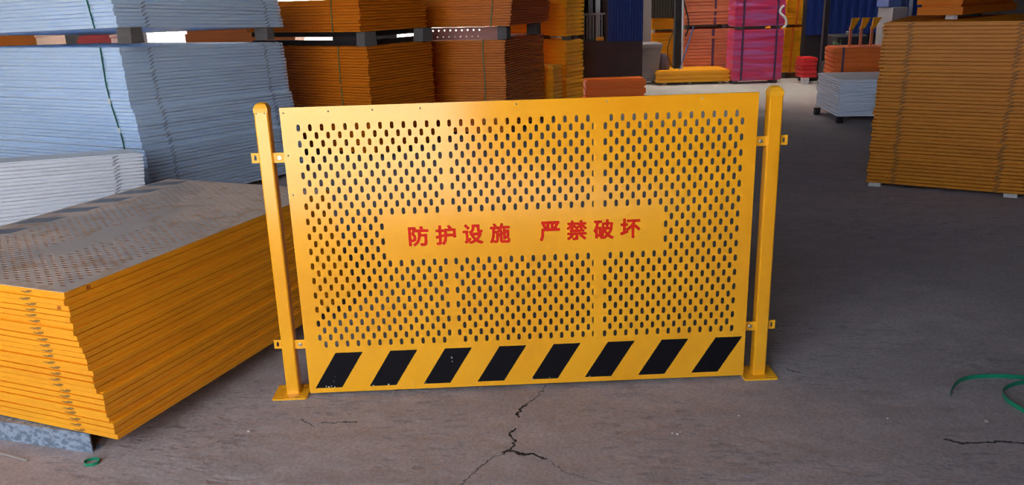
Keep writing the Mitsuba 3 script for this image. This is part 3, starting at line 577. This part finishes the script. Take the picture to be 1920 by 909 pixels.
put('pipe', tube([(3.80, 13.1, 0), (3.78, 13.1, 1.2), (3.76, 13.12, 3)], 0.018), 'pale_tube', label='pale upright pipe against the dark steel post', category='pipe')
put('pipe', tube([(3.62, 12.95, 0.0), (3.82, 12.95, 0.6), (3.98, 13.0, 1.1)], 0.014), 'blue_tube', label='blue pipe leaning across the dark steel post', category='pipe')
put('cable', tube(spline([(3.66, 13.15, 1.05), (3.54, 13.1, 0.85), (3.50, 13.1, 0.6), (3.56, 13.1, 0.4), (3.66, 13.15, 0.28)], 24), 0.008, 6), 'cable', label='dark cable looping off the dark steel post', category='cable')
put('cable', tube(spline([(3.88, 13.12, 2.0), (3.82, 13.12, 1.5), (3.90, 13.12, 1.2), (3.84, 13.12, 0.9)], 24), 0.014, 6), 'black_steel', label='black cable hanging down right of the dark steel post', category='cable')

stL = stack('steel_board', ('yellow board', 'the low row in front of the salmon stack'), 'boards of the low yellow row', 3, 0.075, (1.42, 0.9), (3.22, 12.70, 0.05), -2, 'far_yellow_paint', jit=0.004)
for x, w in ((3.4, 'left'), (3.9, 'middle'), (4.5, 'right')): spacer(x, 12.85, 0, 0.048, 0.06, 0.1, 0, f'small foot under the {w} of the low yellow row', bsdf='pale_stone')

stG = stack('steel_board', ('salmon orange board', 'the lower salmon stack left of the wrapped one'), 'boards of the lower salmon stack', 14, 0.064, (1.05, 1.2), (3.94, 13.55, 0.12), -3, 'salmon_paint', jit=0.006)
stG2 = stack('steel_board', ('salmon orange board', 'the upper salmon bundle left of the wrapped one'), 'boards of the upper salmon bundle', 9, 0.064, (1.05, 1.2), (3.94, 13.55, 1.10), -3, 'salmon_paint', jit=0.006, count='bottom')
strap_on(stG, 0.064, 'right', 0.58, 'purple_strap', 'dark strap on the lower salmon stack', width=0.05)
strap_on(stG2, 0.064, 'right', 0.60, 'purple_strap', 'dark strap on the upper salmon bundle', width=0.04)
for x, z0, z1, w in ((3.95, 0, 0.118, 'under the left of the lower salmon stack'), (4.8, 0, 0.118, 'under the right of the lower salmon stack'), (4.0, 1.018, 1.098, 'at the left between the salmon bundles'), (4.75, 1.018, 1.098, 'at the right between the salmon bundles')):
    spacer(x, 13.75, z0, z1, 0.08, 0.3, 0, 'block ' + w)
def wrapped(name, z0, z1, label):
    t = thing(name, label, 'wrapped pallet load')
    body = slab(0.96, 0.45, [(z0, 0.02)] + [(z0 + (z1 - z0) * f, 0.006 * math.sin(f * 40 + 1)) for f in np.linspace(0.02, 0.98, 24)] + [(z1, 0.03)])
    body.apply_translation((4.64, 12.50, 0)); put('wrapped_load', body, 'magenta_wrap', parent=t, smooth=25)
    for x in (4.79, 5.44):
        put('corner_strap', box(x, x + 0.035, 12.484, 12.494, z0 + 0.01, z1 - 0.01), 'purple_strap', parent=t, label='dark vertical strap')
    return t
wrapped('wrapped_load', 0.06, 1.02, 'lower pallet load wrapped in shiny magenta film')
wrapped('wrapped_load', 1.08, 2.0, 'upper pallet load wrapped in shiny magenta film')
for x, z0, z1, w in ((4.72, 0, 0.056, 'under the left of the magenta load'), (5.5, 0, 0.056, 'under the right of the magenta load'), (4.8, 1.02, 1.078, 'at the left between the magenta loads'), (5.5, 1.02, 1.078, 'at the right between the magenta loads')):
    spacer(x, 12.7, z0, z1, 0.08, 0.3, 0, 'block ' + w)
put('plastic_scrap', tube(spline([(5.55, 12.46, 1.45), (5.50, 12.45, 1.30), (5.58, 12.44, 1.22), (5.60, 12.44, 1.08), (5.55, 12.45, 1.05)], 20), 0.022, 6), 'white_sheet', label='white torn film hanging at the right of the magenta load', category='plastic film')
stI = stack('steel_board', ('bright yellow board', 'the lower yellow stack right of the magenta load'), 'boards of the lower yellow stack right of the magenta load', 14, 0.063, (0.78, 1.2), (5.90, 13.3, 0.12), 0, 'far_yellow_paint', jit=0.005)
stI2 = stack('steel_board', ('bright yellow board', 'the upper yellow bundle right of the magenta load'), 'boards of the upper yellow bundle right of the magenta load', 9, 0.063, (0.78, 1.2), (5.91, 13.3, 1.06), 0, 'far_yellow_paint', jit=0.005, count='bottom')
for x, z0, z1, w in ((5.95, 0, 0.118, 'under the left of the lower yellow stack by the magenta load'), (6.45, 0, 0.118, 'under the right of the lower yellow stack by the magenta load'), (6.0, 1.005, 1.058, 'at the left between the yellow bundles by the magenta load'), (6.4, 1.005, 1.058, 'at the right between the yellow bundles by the magenta load')):
    spacer(x, 13.5, z0, z1, 0.08, 0.3, 0, 'block ' + w)
strap_on(stI, 0.063, 'right', 0.16, 'deep_orange_paint', 'left strap on the lower yellow stack by the magenta load', width=0.04)
strap_on(stI, 0.063, 'right', 0.60, 'deep_orange_paint', 'right strap on the lower yellow stack by the magenta load', width=0.04)
strap_on(stI2, 0.063, 'right', 0.22, 'deep_orange_paint', 'strap on the upper yellow bundle by the magenta load', width=0.04)
stR = stack('steel_board', ('red board', 'the small red pile by the dark column'), 'boards of the small red pile', 5, 0.075, (0.27, 0.4), (5.87, 12.12, 0.12), 0, 'red_paint', jit=0.004)
spacer(5.95, 12.2, 0, 0.117, 0.12, 0.12, 0, 'pale block under the small red pile', bsdf='white_sheet')
put('steel_column', box(5.75, 5.83, 11.0, 11.08, 0, 5.6), 'black_steel', label='thin dark steel column beside the yellow stack', category='column')

# blue corrugated wall at the right, things in front of it
put('cladding_sheet', corrugated(6.05, 9.05, 0.88, 5.5, 12.6, 0.16, 0.03), 'blue_sheet', label='blue corrugated wall cladding at the right', category='cladding')
put('wall_blue', box(6.05, 9.05, 12.62, 12.8, 0, 5.6), 'darker_wall', kind='structure')
mc = thing('machine', 'black machine standing below the blue cladding', 'machine')
put('body', bevel_box(5.98, 6.5, 10.9, 11.5, 0, 0.95, 0.03), 'black_steel', parent=mc)
put('control_box', bevel_box(6.10, 6.17, 10.86, 10.90, 0.97, 1.02, 0.01), 'rail_grey', parent=mc)
lf = []
for k in range(26):
    a, b = RNG.uniform(0, 6.28), RNG.uniform(0.3, 1.2); c = np.array([5.72 + RNG.normal() * .05, 10.3 + RNG.normal() * .05, 0.68 + RNG.uniform(0, .2)])
    d = np.array([math.cos(a) * math.cos(b), math.sin(a) * math.cos(b), math.sin(b)]) * 0.09; s = np.cross(d, [0, 0, 1.0]); s = s / np.linalg.norm(s) * 0.018
    lf.append(loft([[c - s * .2, c + s * .2, c + s * .2 + [0, 0, .002], c - s * .2 + [0, 0, .002]], [c + d * .5 - s, c + d * .5 + s, c + d * .5 + s + [0, 0, .002], c + d * .5 - s + [0, 0, .002]], [c + d - s * .1, c + d + s * .1, c + d + s * .1 + [0, 0, .002], c + d - s * .1 + [0, 0, .002]]]))
pl = thing('plant', 'small green plant on the dark crate by the column', 'plant')
put('foliage', join(*lf), 'leaf', parent=pl)
put('pot', loft([[(5.72 + r * math.cos(q), 10.3 + r * math.sin(q), z) for q in np.arange(12) * math.pi / 6] for z, r in ((0.56, 0.06), (0.70, 0.08))]), 'black_steel', parent=pl)
put('crate', bevel_box(5.55, 5.95, 10.1, 10.5, 0, 0.56, 0.01), 'black_steel', label='dark crate below the small green plant', category='crate')
put('cabinet', bevel_box(6.25, 6.48, 9.6, 10.1, 0, 1.42, 0.01), 'rail_grey', label='grey cabinet beside the shiny blue duct', category='cabinet')
put('cabinet', bevel_box(6.22, 6.42, 9.7, 10.1, 1.42, 2.2, 0.01), 'blue_tube', label='blue cabinet on the grey one beside the duct', category='cabinet')
dm = trimesh.creation.cylinder(0.11, 3.0, sections=24); dm.apply_translation((6.60, 10.1, 1.5)); put('duct', dm, 'blue_tube', label='shiny blue upright duct above the big right stack', category='duct', smooth=40)
dm = trimesh.creation.cylinder(0.03, 3.0, sections=12); dm.apply_translation((6.78, 10.1, 1.5)); put('pipe', dm, 'pale_tube', label='pale upright pipe right of the blue duct', category='pipe', smooth=40)

# stacks seen through the gap at the back left
stO = stack('steel_board', ('orange board', 'the far stack seen through the left gap'), 'boards of the far orange stack seen through the left gap', 8, 0.20, (1.6, 1.4), (-4.6, 9.3, 0.0), 5, 'orange_paint', jit=0.004)
stP = stack('steel_board', ('red board', 'far red stack seen through the left gap'), 'boards of the far red stack seen through the left gap', 8, 0.175, (0.45, 1.0), (-5.72, 8.3, 0.0), 5, 'red_paint', jit=0.004)
stQ = stack('steel_board', ('orange board', 'far orange stack at the left end of the gap'), 'boards of the far orange stack at the left end of the gap', 8, 0.18, (0.9, 1.0), (-7.2, 8.3, 0.0), 5, 'orange_paint', jit=0.004)

# ---------------------------------------------------------------- small things on the floor
loop = spline([(1.839, -0.251, 0), (1.881, -0.194, 0), (1.94, -0.136, 0), (2.003, -0.104, 0), (2.082, -0.095, 0), (2.164, -0.103, 0), (2.239, -0.121, 0), (2.30, -0.132, 0), (2.33, -0.142, 0), (2.29, -0.154, 0), (2.2, -0.171, 0), (2.127, -0.201, 0), (2.08, -0.238, 0), (2.055, -0.281, 0), (2.045, -0.344, 0), (2.052, -0.401, 0), (2.075, -0.47, 0), (2.13, -0.55, 0)], 110)
put('strap', ribbon(loop, 0.021), 'green_strap', label='loose green packing strap looped on the floor at right', category='strap', smooth=30)
q = np.linspace(0, 2 * math.pi, 33)[:-1]
ring_pts = np.c_[-1.767 + 0.030 * np.cos(q), -0.495 + 0.024 * np.sin(q), np.zeros(32)]
rg = loft(np.concatenate([[[p * 1.0, p + [0, 0, 0.013], p + 0.06 * (np.array([-1.767, -0.495, 0]) - p) * [1, 1, 0] + [0, 0, 0.013], p + 0.06 * (np.array([-1.767, -0.495, 0]) - p) * [1, 1, 0]] for p in np.vstack([ring_pts, ring_pts[:1]])]]))
put('strap', rg, 'green_strap', label='small ring of green strap by the galvanised channel', category='strap', smooth=30)
put('splinter', bevel_box(0, 0.20, -0.006, 0.006, 0, 0.006, 0.002), 'stone', T().translate((-2.22, -0.372, 0)).rotate((0, 0, 1), -25), label='thin pale splinter of wood at the bottom left', category='splinter')
def pebble(r):
    m = trimesh.creation.icosphere(1, r); v = np.array(m.vertices); m.vertices = v * (0.7 + 0.6 * meshkit.noise(v / r * 1.3 + RNG.uniform(0, 50, 3)))[:, None] * [1, 0.8, 0.6]; m.apply_translation((0, 0, -m.bounds[0][2])); return m
PB = [(0.584, -0.474, .006, 0), (0.60, -0.455, .004, 0), (0.566, -0.462, .004, 0),
      (0.876, -0.344, .005, 'tiny pebble in front of the last two black stripes'), (1.861, -0.484, .010, 'small pale stone chip below the loose green strap'),
      (-1.447, 0.349, .010, 'small pale stone between the yellow stack and the left base plate'), (-1.483, 0.233, .007, 'tiny pebble close to the lower edge of the yellow stack'),
      (1.48, -0.42, .005, 'tiny pebble on bare floor right of the right base plate'), (-1.2, -0.3, .006, 'tiny pebble in front of the left base plate')]
for x, y, r, w in PB:
    put('pebble', pebble(r), 'pale_stone' if r < .007 else 'stone', T().translate((x, y, 0)), label=w or 'tiny pebble in a close group of three right of the floor crack', category='pebble', group=None if w else 'three pebbles right of the floor crack')
